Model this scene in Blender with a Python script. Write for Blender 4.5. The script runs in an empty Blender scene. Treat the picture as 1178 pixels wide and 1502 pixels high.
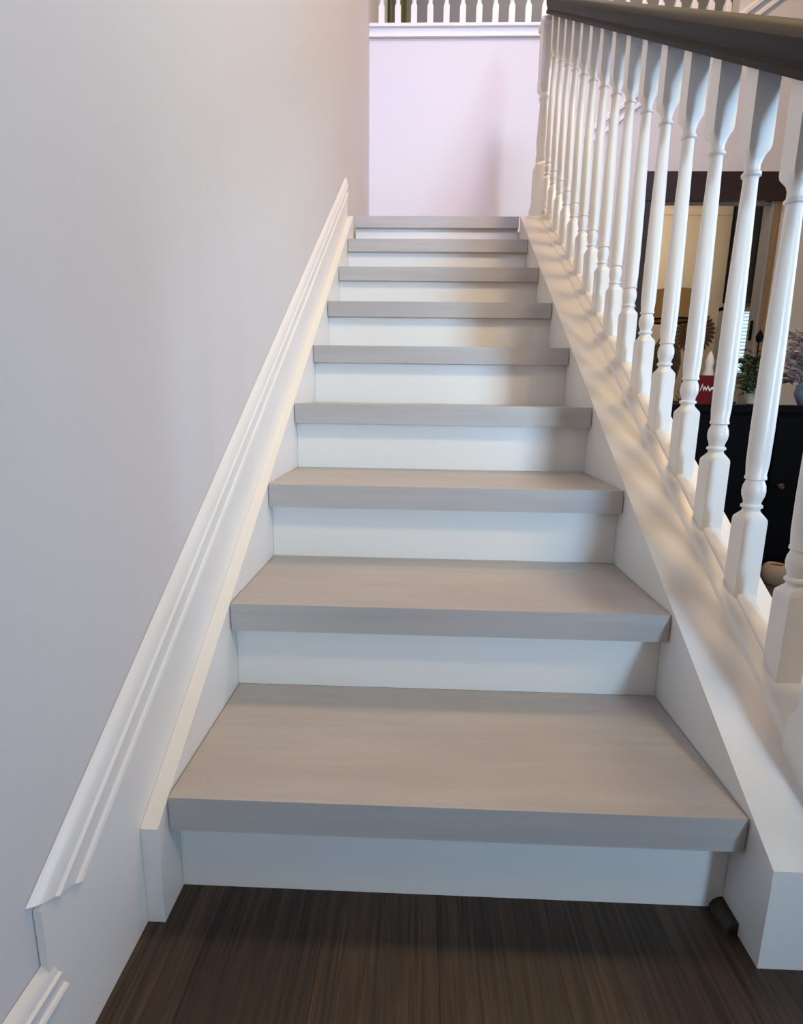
import bpy, bmesh, math, random
from mathutils import Vector, Matrix
random.seed(7)
SC = bpy.context.scene
COL = SC.collection

# ------------------------------------------------------------------ camera
S = .86 / .95
FPX = 822.4758
PIT, YAW, ROL = -.2054, -.0323, .0143
CAM = Vector((.4089, -.7993, .8677)) * S
RUN, RISE, OH, TH = .3405 * S, .2092 * S, .0388 * S, .0616 * S
W = .86
SL = RISE / RUN
fw = Vector((math.sin(YAW) * math.cos(PIT), math.cos(YAW) * math.cos(PIT), math.sin(PIT)))
rt = Vector((math.cos(YAW), -math.sin(YAW), 0))
up = rt.cross(fw)
rt, up = math.cos(ROL) * rt + math.sin(ROL) * up, -math.sin(ROL) * rt + math.cos(ROL) * up
cd = bpy.data.cameras.new('camera')
cd.sensor_fit = 'VERTICAL'
cd.sensor_height = 24
cd.lens = FPX * 24 / 1502
cd.clip_start = .02
cam = bpy.data.objects.new('camera', cd)
M3 = Matrix((rt, up, -fw)).transposed()
cam.matrix_world = Matrix.Translation(CAM) @ M3.to_4x4()
COL.objects.link(cam)
SC.camera = cam

# ------------------------------------------------------------------ world, lights, exposure
SC.view_settings.view_transform = 'Standard'
SC.view_settings.look = 'None'
SC.view_settings.gamma = 1
SC.view_settings.use_curve_mapping = False
SC.view_settings.exposure = 0.12
wd = bpy.data.worlds.new('world')
SC.world = wd
wd.use_nodes = True
wd.node_tree.nodes['Background'].inputs[0].default_value = (.75, .86, 1, 1)
wd.node_tree.nodes['Background'].inputs[1].default_value = .6

def area(name, loc, target, sx, sy, power, colour, spread=180):
    l = bpy.data.lights.new(name, 'AREA')
    l.shape = 'RECTANGLE'
    l.size, l.size_y = sx, sy
    l.energy = power
    l.color = colour
    l.spread = math.radians(spread)
    o = bpy.data.objects.new(name, l)
    o.location = loc
    o.rotation_euler = (Vector(target) - Vector(loc)).to_track_quat('-Z', 'Y').to_euler()
    COL.objects.link(o)
    return o
# daylight through the narrow entry window behind the camera, on the right
area('entry_window_daylight', (2.0, -3.9, 1.15), (.45, 2.0, 1.5), .4, 1.0, 12, (.46, .72, 1), 52)
# daylight through the tall glazed door in the right-hand wall
area('side_window_daylight', (4.6, .35, 1.45), (0, .8, 1.1), 1.6, 1.6, 11, (.45, .66, 1), 60)
# daylight through the tall foyer window above the entry
area('foyer_window_daylight', (1.4, -3.9, 4.3), (.6, 3.67, 2.9), 2.2, 1.0, 14, (.48, .56, 1), 30)
# warm ceiling fitting over the stairwell
area('stairwell_ceiling_light', (1.7, 1.6, 5.5), (.5, 1.8, 0), .6, .6, 76, (1, .66, .34))
# added warm spot fill that brightens the upper risers, no real fitting
fl = bpy.data.lights.new('riser_spot_fill', 'SPOT'); fl.energy = 165; fl.color = (1, .74, .38); fl.shadow_soft_size = .2
fl.spot_size = math.radians(92); fl.spot_blend = 1
fo = bpy.data.objects.new('riser_spot_fill', fl); fo.location = (1.6, -1.1, 3.3)
fo.rotation_euler = (Vector((.2, 1.9, 1.3)) - fo.location).to_track_quat('-Z', 'Y').to_euler(); COL.objects.link(fo)

# ------------------------------------------------------------------ materials
def mat(name, col, rough=.5, spec=.5, metal=0, emit=None, estr=0, bump=0, bscale=200):
    m = bpy.data.materials.new(name)
    m.use_nodes = True
    b = m.node_tree.nodes['Principled BSDF']
    b.inputs['Base Color'].default_value = (*col, 1)
    b.inputs['Roughness'].default_value = rough
    b.inputs['Metallic'].default_value = metal
    b.inputs['Specular IOR Level'].default_value = spec
    if emit:
        b.inputs['Emission Color'].default_value = (*emit, 1)
        b.inputs['Emission Strength'].default_value = estr
    if bump:
        nt = m.node_tree
        n = nt.nodes.new('ShaderNodeTexNoise'); n.inputs['Scale'].default_value = bscale; n.inputs['Detail'].default_value = 3
        tc = nt.nodes.new('ShaderNodeTexCoord')
        bp = nt.nodes.new('ShaderNodeBump'); bp.inputs['Strength'].default_value = bump; bp.inputs['Distance'].default_value = .002
        nt.links.new(tc.outputs['Object'], n.inputs['Vector'])
        nt.links.new(n.outputs['Fac'], bp.inputs['Height'])
        nt.links.new(bp.outputs['Normal'], b.inputs['Normal'])
    return m

def wood(name, c1, c2, c3, scale, rough, patch=(.5, 3), fleck=None, world_rand=False, bump=.15, gpos=(.35, .65)):
    """streaky grain between c1 and c2, broad patches towards c3; scale = per-axis mapping"""
    m = bpy.data.materials.new(name)
    m.use_nodes = True
    nt = m.node_tree; N = nt.nodes; L = nt.links
    b = N['Principled BSDF']
    b.inputs['Roughness'].default_value = rough
    tc = N.new('ShaderNodeTexCoord')
    src = tc.outputs['Object']
    oi = N.new('ShaderNodeObjectInfo')
    add = N.new('ShaderNodeVectorMath'); add.operation = 'MULTIPLY_ADD'
    add.inputs[1].default_value = (37, 53, 71)
    L.new(oi.outputs['Random'], add.inputs[0]); L.new(src, add.inputs[2])
    mp = N.new('ShaderNodeMapping'); mp.inputs['Scale'].default_value = scale
    L.new(add.outputs[0], mp.inputs['Vector'])
    n1 = N.new('ShaderNodeTexNoise'); n1.inputs['Scale'].default_value = 1; n1.inputs['Detail'].default_value = 6
    n1.inputs['Roughness'].default_value = .65; n1.inputs['Distortion'].default_value = .4
    L.new(mp.outputs[0], n1.inputs['Vector'])
    r1 = N.new('ShaderNodeValToRGB')
    r1.color_ramp.elements[0].position = gpos[0]; r1.color_ramp.elements[0].color = (*c1, 1)
    r1.color_ramp.elements[1].position = gpos[1]; r1.color_ramp.elements[1].color = (*c2, 1)
    L.new(n1.outputs['Fac'], r1.inputs[0])
    n2 = N.new('ShaderNodeTexNoise'); n2.inputs['Scale'].default_value = patch[1]; n2.inputs['Detail'].default_value = 3
    mp2 = N.new('ShaderNodeMapping'); mx_ = max(scale)
    mp2.inputs['Scale'].default_value = [(.35 if s < mx_ * .5 else 1.3) for s in scale]
    L.new(add.outputs[0], mp2.inputs['Vector']); L.new(mp2.outputs[0], n2.inputs['Vector'])
    r2 = N.new('ShaderNodeValToRGB')
    r2.color_ramp.elements[0].position = .42; r2.color_ramp.elements[1].position = .7
    r2.color_ramp.elements[1].color = (patch[0],) * 3 + (1,)
    L.new(n2.outputs['Fac'], r2.inputs[0])
    mx = N.new('ShaderNodeMix'); mx.data_type = 'RGBA'
    L.new(r2.outputs[0], mx.inputs[0]); L.new(r1.outputs[0], mx.inputs[6]); mx.inputs[7].default_value = (*c3, 1)
    out = mx.outputs[2]
    if world_rand:
        hv = N.new('ShaderNodeHueSaturation')
        ma = N.new('ShaderNodeMath'); ma.operation = 'MULTIPLY_ADD'; ma.inputs[1].default_value = .7; ma.inputs[2].default_value = .65
        L.new(oi.outputs['Random'], ma.inputs[0]); L.new(ma.outputs[0], hv.inputs['Value']); L.new(out, hv.inputs['Color'])
        out = hv.outputs[0]
    L.new(out, b.inputs['Base Color'])
    bp = N.new('ShaderNodeBump'); bp.inputs['Strength'].default_value = bump; bp.inputs['Distance'].default_value = .001
    L.new(n1.outputs['Fac'], bp.inputs['Height']); L.new(bp.outputs[0], b.inputs['Normal'])
    return m

M = {}
M['wall'] = mat('wall_paint', (.70, .68, .68), .75, .3, bump=.12, bscale=140)
M['white'] = mat('white_trim_paint', (.83, .82, .80), .32, .5)
M['ceil'] = mat('ceiling_paint', (.62, .56, .5), .9)
M['tan'] = mat('tan_wall_paint', (.5, .43, .35), .85)
M['tread'] = wood('greige_tread_wood', (.445, .425, .42), (.505, .485, .475), (.385, .352, .338), (3.0, 30, 45), .40, (.5, 4.5))
M['plank'] = wood('dark_brown_plank', (.012, .007, .004), (.088, .054, .034), (.03, .018, .011), (170, 5, 170), .5, (.6, 6), world_rand=True, bump=.3, gpos=(.38, .68))
M['seam'] = mat('floor_joint', (.025, .016, .011), .8)
M['rail'] = mat('charcoal_handrail', (.018, .018, .021), .6, .25)
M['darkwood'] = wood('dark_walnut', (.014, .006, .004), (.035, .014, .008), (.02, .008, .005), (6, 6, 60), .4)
M['lit_casing'] = wood('lit_casing_wood', (.22, .13, .06), (.34, .21, .10), (.25, .15, .07), (40, 40, 4), .4)  # golden light on the right door casing, put into its wood colour
M['black'] = mat('black_lacquer', (.0025, .0025, .003), .6, .06)
M['beige'] = mat('beige_wall', (.56, .49, .41), .8)
M['shade'] = mat('tan_lampshade', (.42, .26, .095), .85, .2)
M['lampbody'] = wood('bronze_lamp', (.02, .018, .016), (.16, .10, .04), (.03, .05, .05), (25, 25, 25), .4, (.6, 20))
M['red'] = mat('dark_red_card', (.13, .003, .006), .6, .15)
M['cream'] = mat('cream_ceramic', (.8, .76, .68), .4)
M['leaf'] = mat('green_leaf', (.035, .075, .025), .5)
M['leaf2'] = mat('rust_leaf', (.16, .07, .035), .6)
M['flower'] = mat('dusty_flower', (.42, .38, .40), .8)
M['flower2'] = mat('pink_flower', (.5, .3, .26), .8)
M['blue'] = mat('blue_ceramic', (.30, .42, .62), .3)
M['curtain'] = mat('olive_curtain', (.23, .22, .09), .9)
M['curtain2'] = mat('charcoal_curtain', (.012, .016, .018), .9)
M['hall'] = mat('grey_hall_wall', (.30, .31, .34), .85)
M['glass'] = mat('window_daylight', (.5, .6, .65), .1, emit=(.62, .86, 1), estr=.9)
M['blind'] = mat('white_blind', (.7, .78, .8), .5)
M['copper'] = mat('bronze_metal', (.10, .05, .03), .45, metal=.4)
M['wicker'] = mat('wicker', (.34, .25, .17), .8, bump=.6, bscale=90)
M['pane'] = mat('window_pane', (.6, .7, .75), .05, emit=(.75, .88, 1), estr=1.2)

# ------------------------------------------------------------------ mesh helpers
def finish(name, bm, m, parent=None, smooth=None, bevel=0, kind=None, seg=2):
    if bevel:
        es = [e for e in bm.edges if len(e.link_faces) == 2 and e.calc_face_angle(0) > .6]
        bmesh.ops.bevel(bm, geom=es, offset=bevel, segments=seg, affect='EDGES', clamp_overlap=True)
    bmesh.ops.recalc_face_normals(bm, faces=bm.faces)
    me = bpy.data.meshes.new(name)
    bm.to_mesh(me); bm.free()
    if smooth is not None or bevel:
        for p in me.polygons: p.use_smooth = True
        me.set_sharp_from_angle(angle=smooth or .7)
    return link(name, me, m, parent, kind)

def link(name, me, m, parent=None, kind=None):
    if m and not me.materials: me.materials.append(M[m])
    o = bpy.data.objects.new(name, me)
    COL.objects.link(o)
    if parent: o.parent = parent
    if kind: o['kind'] = kind
    return o

def box(bm, x0, x1, y0, y1, z0, z1):
    v = [bm.verts.new(p) for p in ((x0, y0, z0), (x1, y0, z0), (x1, y1, z0), (x0, y1, z0), (x0, y0, z1), (x1, y0, z1), (x1, y1, z1), (x0, y1, z1))]
    for f in ((0, 3, 2, 1), (4, 5, 6, 7), (0, 1, 5, 4), (1, 2, 6, 5), (2, 3, 7, 6), (3, 0, 4, 7)):
        bm.faces.new([v[i] for i in f])

def bx(name, x0, x1, y0, y1, z0, z1, m, parent=None, bevel=0, kind=None):
    bm = bmesh.new(); box(bm, x0, x1, y0, y1, z0, z1)
    return finish(name, bm, m, parent, bevel=bevel, kind=kind)

def loft(bm, rings, closed=True, cap=True):
    vs = [[bm.verts.new(p) for p in r] for r in rings]
    n = len(rings[0])
    for a, b in zip(vs, vs[1:]):
        for i in range(n if closed else n - 1):
            j = (i + 1) % n
            bm.faces.new((a[i], a[j], b[j], b[i]))
    if cap:
        bm.faces.new(vs[0][::-1]); bm.faces.new(vs[-1])

def slope_prism(bm, prof, y0, y1, slope=SL):
    """profile of (x, height above the nosing line) swept along the stair slope, plumb ends"""
    loft(bm, [[(x, y, RISE + h + y * slope) for x, h in prof] for y in (y0, y1)])

def side_prism(bm, poly, x0, x1):
    loft(bm, [[(x, y, z) for y, z in poly] for x in (x0, x1)])

def ring(r, z, n=16, sq=0.0, cx=0, cy=0):
    pts = []
    for k in range(n):
        a = 2 * math.pi * k / n
        c, s = math.cos(a), math.sin(a)
        q = 1 / max(abs(c), abs(s))
        f = r * (1 + sq * (q - 1))
        pts.append((cx + c * f, cy + s * f, z))
    return pts

def lathe(bm, prof, n=16, cx=0, cy=0):
    loft(bm, [ring(r, z, n, 0, cx, cy) for r, z in prof])

def thing(name, label, cat, loc=(0, 0, 0), group=None):
    o = bpy.data.objects.new(name, None)
    o.empty_display_size = .1
    COL.objects.link(o); o.location = loc
    return tag(o, label, cat, group)

def tag(o, label, cat, group=None):
    o['label'] = label; o['category'] = cat
    if group: o['group'] = group
    return o

def empty_struct(name, label=None):
    o = bpy.data.objects.new(name, None); COL.objects.link(o); o['kind'] = 'structure'
    if label: o['label'] = label
    return o

# ------------------------------------------------------------------ room shell
XL = -.037      # face of the left wall
YB = 3.67       # face of the wall behind the landing
XR, YR, ZC = 4.7, -4.0, 5.8
ZU = 3.17       # upper floor edge
o = bx('floor', XL - .1, XR, YR, 6.4, -.12, -.004, 'seam', kind='structure')
o['label'] = 'dark brown wooden plank floor at the foot of the stairs'
floor = o
PW, PL = .1705, 1.35
bm = bmesh.new(); box(bm, 0, PW - .0005, 0, PL - .0005, -.02, 0)
plank_me = bpy.data.meshes.new('plank'); bm.to_mesh(plank_me); bm.free(); plank_me.materials.append(M['plank'])
offs = [0, .45, .2, .35, .1, .5, .25, .4]
for i in range(-3, 25):
    x0 = .411 + i * PW
    for j in range(-3, 4):
        y0 = .55 + j * PL - offs[i % 8]
        if x0 < 1.0 and y0 > .3: continue
        if y0 > 3.67 or y0 + PL < -2.3: continue
        p = bpy.data.objects.new('plank', plank_me); COL.objects.link(p)
        p.location = (x0, y0, 0); p.parent = floor
o = bx('wall_left', XL - .12, XL, YR, 6.4, -.1, ZC, 'wall', kind='structure')
o['label'] = 'plain pale painted wall rising along the left of the stairs'

# wall behind the landing, with a doorway
DX0, DX1, DZ = 2.01, 2.815, 2.15
bm = bmesh.new()
box(bm, XL, DX0, YB, YB + .08, 0, ZU - .02)
box(bm, DX1, XR, YB, YB + .08, 0, ZU - .02)
box(bm, DX0, DX1, YB, YB + .08, DZ, ZU - .02)
o = finish('wall_back', bm, 'wall', kind='structure'); o['label'] = 'pale lavender-white wall behind the stair landing'
bm = bmesh.new()
for a in ((YR, -.5, -.1, ZC), (1.2, 6.4, -.1, ZC), (-.5, 1.2, -.1, .6), (-.5, 1.2, 2.3, ZC)):
    box(bm, XR, XR + .12, a[0], a[1], a[2], a[3])
finish('wall_right', bm, 'tan', kind='structure')
# rear wall with the two window openings that light the stairs
bm = bmesh.new()
y0, y1 = YR - .12, YR
for a in ((XL, 1.65, 0, 3.0), (2.35, XR, 0, 3.0), (1.65, 2.35, 0, .5), (1.65, 2.35, 1.9, 3.0),
          (XL, XR, 3.0, 3.6), (XL, .2, 3.6, 5.0), (2.6, XR, 3.6, 5.0), (XL, XR, 5.0, ZC)):
    box(bm, a[0], a[1], y0, y1, a[2], a[3])
finish('wall_rear', bm, 'tan', kind='structure')
def window(name, x0, x1, z0, z1, nx, nz):
    w = empty_struct(name)
    y = YR - .06
    bm = bmesh.new()
    t = .05
    for a in ((x0, x0 + t, z0, z1), (x1 - t, x1, z0, z1), (x0 + t, x1 - t, z0, z0 + t), (x0 + t, x1 - t, z1 - t, z1)):
        box(bm, a[0], a[1], y - .04, y + .04, a[2], a[3])
    finish('window_frame', bm, 'white', w)
    dx = (x1 - x0 - 2 * t) / nx; dz = (z1 - z0 - 2 * t) / nz
    for i in range(nx):
        for k in range(nz):
            bx('pane', x0 + t + i * dx + .008, x0 + t + (i + 1) * dx - .008, y - .004, y + .004, z0 + t + k * dz + .008, z0 + t + (k + 1) * dz - .008, 'pane', w)
window('window_1', 1.65, 2.35, .5, 1.9, 2, 3)
w = empty_struct('window_4')
bm = bmesh.new()
for a in ((-.5, -.44, .6, 2.3), (1.14, 1.2, .6, 2.3), (-.44, 1.14, .6, .66), (-.44, 1.14, 2.24, 2.3), (.32, .38, .66, 2.24)):
    box(bm, XR + .02, XR + .10, a[0], a[1], a[2], a[3])
finish('window_frame', bm, 'white', w)
for a in (-.44, .38):
    bx('pane', XR + .055, XR + .062, a + .001, a + .759, .661, 2.239, 'pane', w)
window('window_2', .2, 2.6, 3.6, 5.0, 4, 2)
bx('ceiling', XL - .12, XR + .12, YR - .12, 6.5, ZC, ZC + .1, 'ceil', kind='structure')
# upper storey behind the landing
o = bx('upper_floor', XL, XR, YB + .002, 6.4, ZU - .14, ZU, 'ceil', kind='structure')
o = bx('wall_upper_hall', XL, XR, 5.7, 5.82, ZU, ZC, 'hall', kind='structure'); o['label'] = 'grey upstairs hallway wall seen through the upper balusters'
o = bx('wall_upper_right', 2.42, XR, YB, YB + .1, ZU - .02, ZC, 'wall', kind='structure'); o['label'] = 'pale wall above the doorway, right of the upper railing'
o = empty_struct('trim_1', 'white moulded nosing along the upper floor edge')
bx('shoe', XL, 2.42, YB - .03, YB + .05, ZU + .052, ZU + .07, 'white', o, bevel=.004)
bx('fascia', XL, 2.42, YB - .008, YB + .04, ZU + .016, ZU + .052, 'white', o)
bx('bead', XL, 2.42, YB - .02, YB + .03, ZU - .004, ZU + .016, 'white', o, bevel=.005)
# sloping moulding on the wall beyond the balusters
o = empty_struct('trim_2', 'thin double moulding running diagonally up the wall beyond the balusters')
for dz, t, dd in ((0, .022, .03), (-.075, .018, .02)):
    a, b = Vector((1.40, YB, 2.53 + dz)), Vector((2.9, YB, 3.622 + dz))
    bm = bmesh.new()
    loft(bm, [[(q.x, YB - d, q.z + h) for d, h in ((0, -t), (dd, -t), (dd, t * .2), (dd * .6, t), (0, t))] for q in (a, b)])
    finish('moulding_strip', bm, 'white', o, smooth=.5)

# ------------------------------------------------------------------ left skirting
XS = -.027
base = empty_struct('baseboard_left', 'white moulded skirting climbing the left wall beside the stairs')
YE, YT = -.235, 2.37
zt = lambda y, h: RISE + h + y * SL
bm = bmesh.new()
side_prism(bm, [(YE, 0), (YE, zt(YE, .192)), (YT, zt(YT, .192)), (YT, zt(YT, -.05)), (.1, 0)], XL + .001, XS)
finish('skirt_board', bm, 'white', base, bevel=.002)
mp = [(XL + .001, .128), (XS + .005, .128), (XS + .0065, .1315), (XS + .005, .137), (XS + .002, .140), (XS + .002, .164), (XS + .0055, .169),
      (XS + .0055, .174), (XS + .002, .178), (XS + .001, .192), (XS - .003, .203), (XL + .001, .211)]
bm = bmesh.new()
loft(bm, [[(x, y, zt(y, h)) for x, h, y in [(x, h, -.172 - (h - .13) * .9) for x, h in mp]], [(x, YT, zt(YT, h)) for x, h in mp]])
finish('cap_moulding', bm, 'white', base, smooth=.5)
bm = bmesh.new(); box(bm, XL + .001, XS, YR, YE, 0, .125)
finish('level_board', bm, 'white', base)
bm = bmesh.new()
lp = [(x, .115 + (h - .128) * .6) for x, h in mp]
loft(bm, [[(x, YR, h) for x, h in lp], [(x, -.215 + (h - .115) * -.3, h) for x, h in lp]])
finish('level_moulding', bm, 'white', base, smooth=.5)

# ------------------------------------------------------------------ staircase
stairs = thing('staircase', 'straight staircase with greige wooden treads and white risers', 'staircase', (.43, 0, 0))
def sp(o):      # keep world placement under the staircase's empty
    o.matrix_parent_inverse = Matrix.Translation((-.43, 0, 0)); return o
NS = 9
for i in range(NS):
    y = i * RUN; z = (i + 1) * RISE
    d = RUN + OH if i < NS - 1 else .3
    bm = bmesh.new(); box(bm, -(W - .004) / 2, (W - .004) / 2, 0, d - .001, -TH, 0)
    t = finish('tread', bm, 'tread', stairs, bevel=.0022); t.location = (0, y, z)
    bm = bmesh.new(); box(bm, -W / 2, W / 2, 0, .018, 0, RISE - TH if i == 0 else RISE - TH)
    r = finish('riser', bm, 'white', stairs); r.location = (0, y + OH, z - RISE)
bm = bmesh.new()
side_prism(bm, [(-.032, 0), (-.032, zt(-.032, -.008)), (2.40, zt(2.40, .02)), (2.40, zt(2.40, -.3)), (.45, 0)], XS + .0005, -.0005)
sp(finish('stringer', bm, 'white', stairs, bevel=.003))
XO = 1.062
bm = bmesh.new()
side_prism(bm, [(-.062, 0), (-.062, zt(-.062, -.012)), (2.44, zt(2.44, -.012)), (2.44, 0)], W + .0005, XO - .012)
sp(finish('knee_wall', bm, 'white', stairs, bevel=.002))
bm = bmesh.new()
slope_prism(bm, [(W, -.012), (XO, -.012), (XO, .010), (W, .010)], -.062, 2.44)
sp(finish('cap_board', bm, 'white', stairs, bevel=.0025))
bm = bmesh.new()
slope_prism(bm, [(.955, .010), (1.045, .010), (1.045, .018), (1.038, .026), (.966, .026), (.959, .021)], -.05, 2.42)
sp(finish('shoe_rail', bm, 'white', stairs, smooth=.6))
bx_l = bx('landing', -.0, XO - .012, 2.466 + .3, YB - .002, 0, NS * RISE, 'tread', stairs); sp(bx_l)
sp(bx('landing_base', .001, XO - .012, 2.466 + .06, 2.466 + .3, 0, NS * RISE - TH - .002, 'white', stairs))
# dark quarter round at the foot of the first riser, against the knee wall
bm = bmesh.new()
qp = [(W, 0), (W - .02, 0), (W - .0185, .008), (W - .014, .014), (W - .008, .0185), (W, .02)]
loft(bm, [[(x, y, z) for x, z in qp] for y in (-.012, OH)])
sp(finish('quarter_round', bm, 'plank', stairs, smooth=.6))

# ------------------------------------------------------------------ stair railing
railing = thing('stair_railing', 'white turned balusters under a charcoal handrail on the right of the stairs', 'railing', (1.0, .03, 0))
inv = Matrix.Translation((-1.0, -.03, 0))
def rp(o):
    o.matrix_parent_inverse = inv; return o
RB = .903
prof = [(-.036, RB + .012), (-.036, RB), (.036, RB), (.036, RB + .012), (.03, RB + .022), (.037, RB + .04), (.038, RB + .058),
        (.030, RB + .072), (.014, RB + .080), (-.014, RB + .080), (-.030, RB + .072), (-.038, RB + .058), (-.037, RB + .04), (-.03, RB + .022)]
bm = bmesh.new(); slope_prism(bm, [(1.0 + x, h) for x, h in prof], .06, 2.62)
rp(finish('handrail', bm, 'rail', railing, smooth=.6))
bs = .0215
rings = [(bs, -.03, 1), (bs, .150, 1), (bs * .97, .155, .95), (.0172, .166, .0), (.0150, .169, 0), (.0150, .173, 0), (.0188, .175, 0), (.0188, .179, 0),
         (.0148, .182, 0), (.0158, .188, 0), (.0192, .197, 0), (.0203, .206, 0), (.0192, .216, 0), (.0160, .224, 0), (.0150, .227, 0), (.0186, .229, 0), (.0186, .233, 0),
         (.0172, .236, 0), (.0192, .26, 0), (.0198, .32, 0), (.0188, .45, 0), (.0160, .58, 0), (.0135, .69, 0), (.0135, .700, 0), (.0175, .703, 0), (.0175, .708, 0),
         (.0138, .712, 0), (.0140, .722, 0), (.0178, .732, 0), (bs * .97, .745, .9), (bs, .752, 1), (bs, .925, 1)]
def make_baluster(rings, n=16):
    bm = bmesh.new(); loft(bm, [ring(r, z, n, q) for r, z, q in rings])
    bmesh.ops.recalc_face_normals(bm, faces=bm.faces)
    me = bpy.data.meshes.new('baluster'); bm.to_mesh(me); bm.free()
    for p in me.polygons: p.use_smooth = True
    me.set_sharp_from_angle(angle=.55)
    me.materials.append(M['white'])
    return me
bal = make_baluster(rings, 24)
for k in range(-1, 15):
    y = .343 + k * RUN / 2
    b = link('baluster', bal, None, railing)
    b.location = (0, y - .03, zt(y, .012))
y0, y1 = bs + .001, RUN / 2 - bs - .001
bm = bmesh.new()
loft(bm, [[(x, y, h + y * SL) for x, h in ((-.017, -.002), (.017, -.002), (.017, .006), (.013, .009), (-.013, .009), (-.017, .006))] for y in (y0, y1)])
bmesh.ops.recalc_face_normals(bm, faces=bm.faces)
fil = bpy.data.meshes.new('fillet'); bm.to_mesh(fil); bm.free(); fil.materials.append(M['white'])
for k in range(-1, 14):
    y = .343 + k * RUN / 2
    b = link('fillet', fil, None, railing)
    b.location = (0, y - .03, zt(y, .026))
def newel(cx, cy, z0, z1, h):
    bm = bmesh.new()
    loft(bm, [ring(r, z, 24, q, cx, cy) for r, z, q in (
        (h * 1.18, z0, 1), (h * 1.18, z0 + .10, 1), (h, z0 + .12, 1), (h, z0 + .3, 1), (h * .8, z0 + .32, .2), (h * .9, z0 + .34, 0), (h * .8, z0 + .36, 0),
        (h * .92, z0 + .42, 0), (h * .74, z1 - .34, 0), (h * .9, z1 - .32, 0), (h * .8, z1 - .30, .1), (h, z1 - .27, 1), (h, z1, 1), (h * 1.2, z1 + .01, 1), (h * 1.2, z1 + .03, 1), (h * .7, z1 + .05, .8), (h * .2, z1 + .055, .5))])
    return rp(finish('newel_post', bm, 'white', railing, smooth=.5))
newel(1.0, .03, 0.205, 1.16, .045)
newel(1.0, 2.66, NS * RISE, NS * RISE + .95, .045)

# ------------------------------------------------------------------ upper hall railing
hall = thing('hall_railing', 'white baluster railing along the edge of the upper floor', 'railing', (.9, YB + .01, ZU + .07))
hb = [(.017, 0, 1), (.017, .05, 1), (.012, .075, 0), (.0105, .09, 0), (.014, .10, 0), (.0135, .12, 0), (.015, .2, 0), (.012, .5, 0), (.017, .56, 1), (.017, .80, 1)]
hb = [(.02, 0, 1), (.02, .11, 1), (.0135, .135, 0), (.016, .15, 0), (.015, .25, 0), (.012, .55, 0), (.02, .6, 1), (.02, .82, 1)]
hme = make_baluster(hb, 16)
x = .046
while x < 2.36:
    b = link('baluster', hme, None, hall); b.location = (x - .9, 0, 0)
    x += .1095
o = bx('handrail', XL - .9, 2.41 - .9, -.035, .035, .82, .88, 'rail', hall, bevel=.012)
l = bpy.data.lights.new('hall_fill_light', 'POINT'); l.energy = 35; l.color = (1, .92, .8); l.shadow_soft_size = .12  # added fill to brighten the upstairs hall, no fitting there
lo = bpy.data.objects.new('hall_fill_light', l); lo.location = (1.6, 4.7, 5.5); COL.objects.link(lo)
# things upstairs behind the railing
def curtain(name, x0, x1, y, z0, z1, m, label, waves, group=None):
    bm = bmesh.new(); n = waves * 8
    fr = [(x0 + (x1 - x0) * i / n, y + .025 * math.sin(i / 8 * 2 * math.pi)) for i in range(n + 1)]
    pts = fr + [(a, b + .012) for a, b in reversed(fr)]
    loft(bm, [[(a - (x0 + x1) / 2, b - y, z - z0) for a, b in pts] for z in (z0, z1)])
    o = finish(name, bm, m, smooth=.8); o.location = ((x0 + x1) / 2, y, z0)
    tag(o, label, 'curtain', group); return o
curtain('olive_curtain', -.04, .005, 5.55, ZU + .001, 5.3, 'curtain', 'narrow olive curtain at the far left behind the upper railing', 1)
curtain('olive_curtain', .03, .17, 5.55, ZU + .001, 5.3, 'curtain', 'wider olive curtain panel upstairs, second from the left wall', 2)

# ------------------------------------------------------------------ doorway
door = empty_struct('door_1', 'doorway with dark wooden casing beyond the balusters')
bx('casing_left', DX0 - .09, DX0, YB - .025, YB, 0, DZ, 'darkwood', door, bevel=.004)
bx('casing_right', DX1, DX1 + .048, YB - .025, YB, 0, DZ, 'lit_casing', door, bevel=.004)
bm = bmesh.new(); box(bm, DX0 - .11, DX1 + .06, YB - .035, YB, DZ, DZ + .185)
finish('header', bm, 'darkwood', door, bevel=.008)
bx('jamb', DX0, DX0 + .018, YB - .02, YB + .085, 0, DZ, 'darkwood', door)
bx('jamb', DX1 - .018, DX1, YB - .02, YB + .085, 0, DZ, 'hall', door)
h = bx('hinge', DX1 - .022, DX1 - .018, YB + .015, YB + .05, 1.22, 1.36, 'black', door)
# room beyond
YF = 6.2
o = bx('wall_far_room', 1.2, XR, YF, YF + .12, 0, ZU - .15, 'beige', kind='structure'); o['label'] = 'beige wall of the room beyond the doorway'
bx('wall_far_room_side', 1.2, 1.3, YB + .08, YF, 0, ZU - .15, 'beige', kind='structure')
o = empty_struct('trim_3', 'cream crown moulding in the room beyond the doorway')
bm = bmesh.new(); loft(bm, [[(x, YF - d, z) for d, z in ((0, 2.80), (.02, 2.80), (.03, 2.86), (.09, 2.95), (.11, 3.01), (0, 3.01))] for x in (1.3, XR)])
finish('crown_moulding', bm, 'beige', o, smooth=.4)
l = bpy.data.lights.new('far_room_fill', 'POINT'); l.energy = 34; l.color = (1, .84, .62); l.shadow_soft_size = .15  # added fill near the far room's ceiling, apart from the table lamp
lo = bpy.data.objects.new('far_room_fill', l); lo.location = (2.6, 5.2, 2.6); COL.objects.link(lo)

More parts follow.
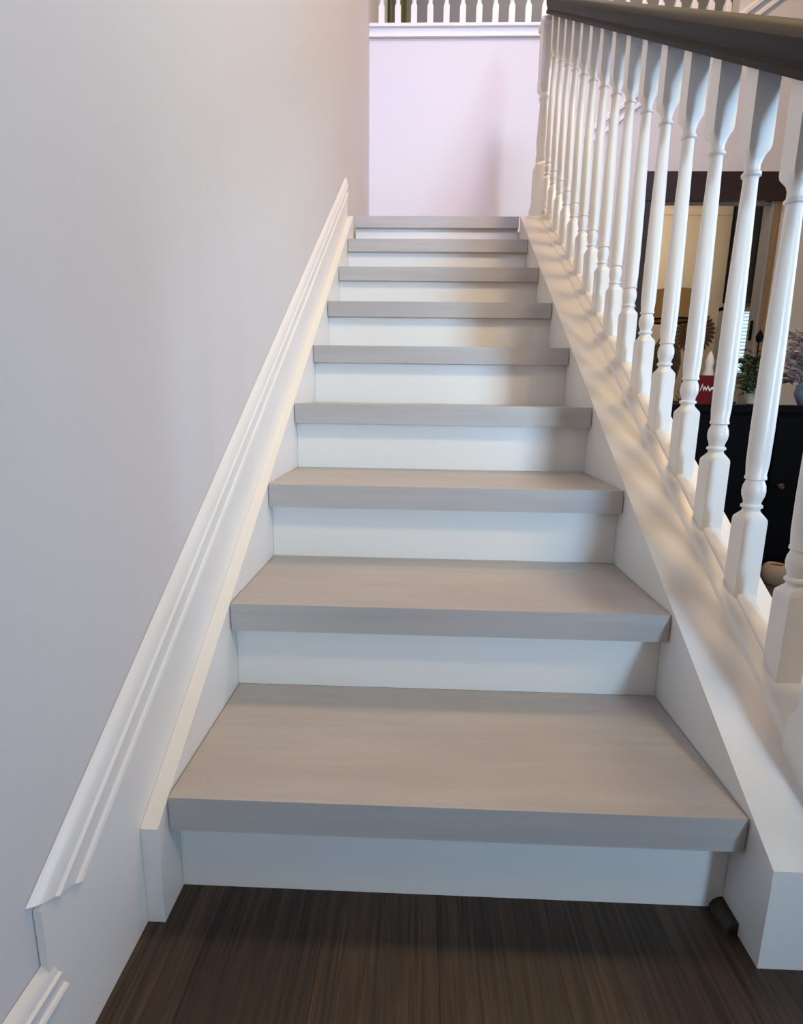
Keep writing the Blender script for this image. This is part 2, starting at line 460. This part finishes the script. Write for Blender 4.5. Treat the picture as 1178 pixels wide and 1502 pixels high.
# far-room window
win = empty_struct('window_3', 'small far-room window with pale blinds')
wx0, wx1 = 3.82, 4.24
bm = bmesh.new()
for a in ((wx0 - .05, wx0, 1.1, 1.85), (wx1, wx1 + .09, 1.1, 2.9), (wx0 - .05, wx1, 1.78, 1.82), (wx0 - .05, wx1, 1.05, 1.1)):
    box(bm, a[0], a[1], YF - .05, YF - .001, a[2], a[3])
finish('window_frame', bm, 'hall', win)
bx('pane', wx0, wx1, YF - .012, YF - .004, 1.1, 1.78, 'glass', win)
bm = bmesh.new(); box(bm, wx0 + .002, wx1 - .002, -.008, .008, -.002, .002)
sl_me = bpy.data.meshes.new('slat'); bm.to_mesh(sl_me); bm.free(); sl_me.materials.append(M['blind'])
for k in range(17):
    s_ = link('slat', sl_me, None, win); s_.location = (0, YF - .03, 1.12 + k * .04); s_.rotation_euler.x = .5
curtain('dark_blind', wx0 - .06, wx1 + .0, YF - .09, 1.86, 2.92, 'curtain2', 'black fabric shade hanging above the far-room window', 3)

# lamp table and lamp in the far room
t = thing('lamp_table', 'dark table holding the lamp in the room beyond the doorway', 'table', (2.62, 4.62, 0))
bx('table_top', -.5, .45, -.34, .25, .735, .77, 'darkwood', t, bevel=.006)
bx('apron', -.45, .40, -.21, .21, .62, .735, 'darkwood', t)
for sx in (-.46, .41):
    for sy in (-.21, .21):
        bm = bmesh.new(); loft(bm, [ring(.018, 0, 8, 1, sx, sy), ring(.026, .735, 8, 1, sx, sy)])
        finish('leg', bm, 'darkwood', t)
t = thing('table_lamp', 'table lamp with tan shade and bronze body beyond the doorway', 'lamp', (2.57, 4.62, .77))
bm = bmesh.new(); lathe(bm, [(.11, 0), (.11, .02), (.07, .035), (.045, .06), (.05, .1), (.11, .2), (.135, .33), (.12, .45), (.06, .56), (.035, .6), (.03, .66), (.012, .67), (.012, .72)], 20)
finish('body', bm, 'lampbody', t, smooth=.6)
bm = bmesh.new()
loft(bm, [ring(.205, .70, 28), ring(.16, .955, 28), ring(.156, .955, 28), ring(.201, .70, 28), ring(.205, .70, 28)], cap=False)
finish('lamp_shade', bm, 'shade', t, smooth=.6)
bm = bmesh.new(); loft(bm, [ring(.207, .694, 28), ring(.207, .708, 28), ring(.199, .708, 28), ring(.199, .694, 28), ring(.207, .694, 28)], cap=False)
finish('shade_trim', bm, 'black', t, smooth=.6)
for k, (z, r) in enumerate(((0, .085), (.05, .08), (.10, .07))):
    bm = bmesh.new(); lathe(bm, [(r * .6, 0), (r * .9, .02), (r, .05), (r * .95, .052), (r * .55, .008)], 20)
    o = finish('cream_bowl', bm, 'cream', smooth=.6); o.location = (2.70, 4.41, .7701 + z)
    tag(o, ['cream bowl at the bottom of the small stack beside the lamp', 'cream bowl in the middle of the small stack beside the lamp', 'cream bowl on top of the small stack beside the lamp'][k], 'bowl', 'bowls stacked by the lamp')
# sunburst on the far wall
t = thing('sunburst_ornament', 'dark sunburst wall ornament beyond the doorway', 'ornament', (3.52, YF - .001, 1.55))
bm = bmesh.new()
loft(bm, [[(r * math.cos(a), y, r * math.sin(a)) for a in [2 * math.pi * i / 24 for i in range(24)]] for r, y in ((.12, 0), (.12, -.02), (.08, -.035), (.02, -.02))])
finish('disc', bm, 'copper', t, smooth=.6)
bm = bmesh.new()
loft(bm, [[(.11, 0, -.008), (.11, 0, .008), (.11, -.015, .008), (.11, -.015, -.008)], [(.2, 0, -.014), (.2, 0, .014), (.2, -.015, .014), (.2, -.015, -.014)], [(.235, -.002, -.004), (.235, -.002, .004), (.235, -.012, .004), (.235, -.012, -.004)]])
ray_me = bpy.data.meshes.new('ray'); bmesh.ops.recalc_face_normals(bm, faces=bm.faces); bm.to_mesh(ray_me); bm.free(); ray_me.materials.append(M['copper'])
for k in range(28):
    r = link('ray', ray_me, None, t); r.rotation_euler.y = 2 * math.pi * k / 28

# ------------------------------------------------------------------ black console with its things
cy = 1.78
t = thing('console_table', 'long black console cabinet standing beyond the balusters', 'console', (2.2, cy, 0))
bx('top', -.76, 1.0, -.02, .42, .735, .765, 'black', t, bevel=.005)
bx('body', -.73, .97, .0, .40, .08, .735, 'black', t)
bx('plinth', -.70, .94, .03, .38, 0, .08, 'black', t)
for k in range(4):
    d = bx('door', -.72 + k * .42, -.72 + k * .42 + .41, -.016, -.001, .10, .715, 'black', t, bevel=.004)
    kn = bmesh.new(); lathe(kn, [(.006, 0), (.006, .015), (.014, .022), (.01, .03)], 12)
    o = finish('knob', kn, 'copper', d, smooth=.6); o.rotation_euler = (math.pi / 2, 0, 0); o.location = (-.72 + k * .42 + (.37 if k % 2 == 0 else .04), -.016, .42)
ZT = .765
b = thing('red_box', 'small dark red box with white lettering on the black console', 'box', (1.62, cy + .13, ZT))
bx('box_body', -.055, .055, -.05, .05, 0, .095, 'red', b, bevel=.002)
bx('lid', -.058, .058, -.053, .053, .095, .125, 'red', b, bevel=.002)
bm = bmesh.new()
pts = [(-.02, .06), (-.012, .085), (-.006, .06), (0, .075), (.006, .06), (.012, .078), (.02, .06), (.03, .07), (.045, .068)]
for p, q in zip(pts, pts[1:]):
    loft(bm, [[(x, yy, z + s) for yy, s in ((-.0535, -.005), (-.0535, .005), (-.0505, .005), (-.0505, -.005))] for x, z in (p, q)])
finish('lettering', bm, 'cream', b)
# slender white figurine behind the box
bm = bmesh.new(); lathe(bm, [(.03, 0), (.03, .012), (.016, .03), (.02, .09), (.026, .13), (.016, .17), (.02, .195), (.012, .225), (.002, .245)], 14)
o = finish('white_figurine', bm, 'cream', smooth=.7); o.location = (1.735, cy + .3, ZT)
tag(o, 'slender white figurine beside the red box on the console', 'figurine')

def leafy(parent, n, r, z0, z1, m, size, seed, name='foliage', part_kind=True):
    rnd = random.Random(seed)
    bm = bmesh.new()
    for i in range(n):
        a = rnd.uniform(0, 6.283); rr = r * math.sqrt(rnd.random()); z = rnd.uniform(z0, z1)
        c = Vector((rr * math.cos(a), rr * math.sin(a), z))
        d = Vector((math.cos(a) + rnd.uniform(-.5, .5), math.sin(a) + rnd.uniform(-.5, .5), rnd.uniform(-.3, 1))).normalized()
        s = d.cross(Vector((rnd.uniform(-1, 1), rnd.uniform(-1, 1), 1))).normalized()
        u = s.cross(d)
        L_ = size * rnd.uniform(.7, 1.3)
        P = [c, c + d * L_ * .45 + s * L_ * .25 + u * .004, c + d * L_, c + d * L_ * .45 - s * L_ * .25 + u * .004]
        Q = [p - u * .0016 for p in P]
        loft(bm, [P, Q])
    o = finish(name, bm, m, parent)
    if part_kind: o['kind'] = 'stuff'
    return o
p = thing('potted_plant', 'leafy green plant in a pale pot on the black console', 'plant', (1.875, cy + .13, ZT))
bm = bmesh.new(); lathe(bm, [(.03, 0), (.04, .005), (.05, .07), (.053, .075), (.046, .075), (.044, .065)], 18)
finish('pot', bm, 'cream', p, smooth=.5)
leafy(p, 260, .06, .05, .21, 'leaf', .038, 3)
leafy(p, 40, .05, .16, .25, 'leaf2', .04, 4, name='rust_foliage')
bm = bmesh.new(); lathe(bm, [(.003, .07), (.003, .27), (.012, .275), (.016, .295), (.008, .315), (.001, .325)], 10, -.02, 0)
finish('bud', bm, 'black', p, smooth=.7)
v = thing('flower_arrangement', 'dusty grey and pink flowers in a blue jug at the right end of the console', 'flowers', (2.14, cy + .17, ZT))
bm = bmesh.new(); lathe(bm, [(.04, 0), (.045, .005), (.065, .05), (.06, .085), (.042, .11), (.048, .125), (.04, .124), (.036, .11)], 20)
finish('jug', bm, 'blue', v, smooth=.6)
leafy(v, 620, .105, .09, .32, 'flower', .042, 8, name='grey_flowers')
leafy(v, 60, .10, .12, .28, 'flower2', .04, 9, name='pink_flowers')
bm = bmesh.new(); lathe(bm, [(.003, .1), (.003, .32), (.014, .325), (.019, .345), (.01, .37), (.001, .38)], 10, .03, -.04)
finish('bud', bm, 'copper', v, smooth=.7)
bm = bmesh.new(); lathe(bm, [(.035, 0), (.05, .02), (.055, .05), (.045, .08), (.035, .088), (.03, .08), (.04, .05)], 18)
o = finish('wicker_basket', bm, 'wicker', smooth=.6); o.location = (1.93, cy - .1, 0.001)
tag(o, 'small beige woven basket on the floor in front of the black console', 'basket')
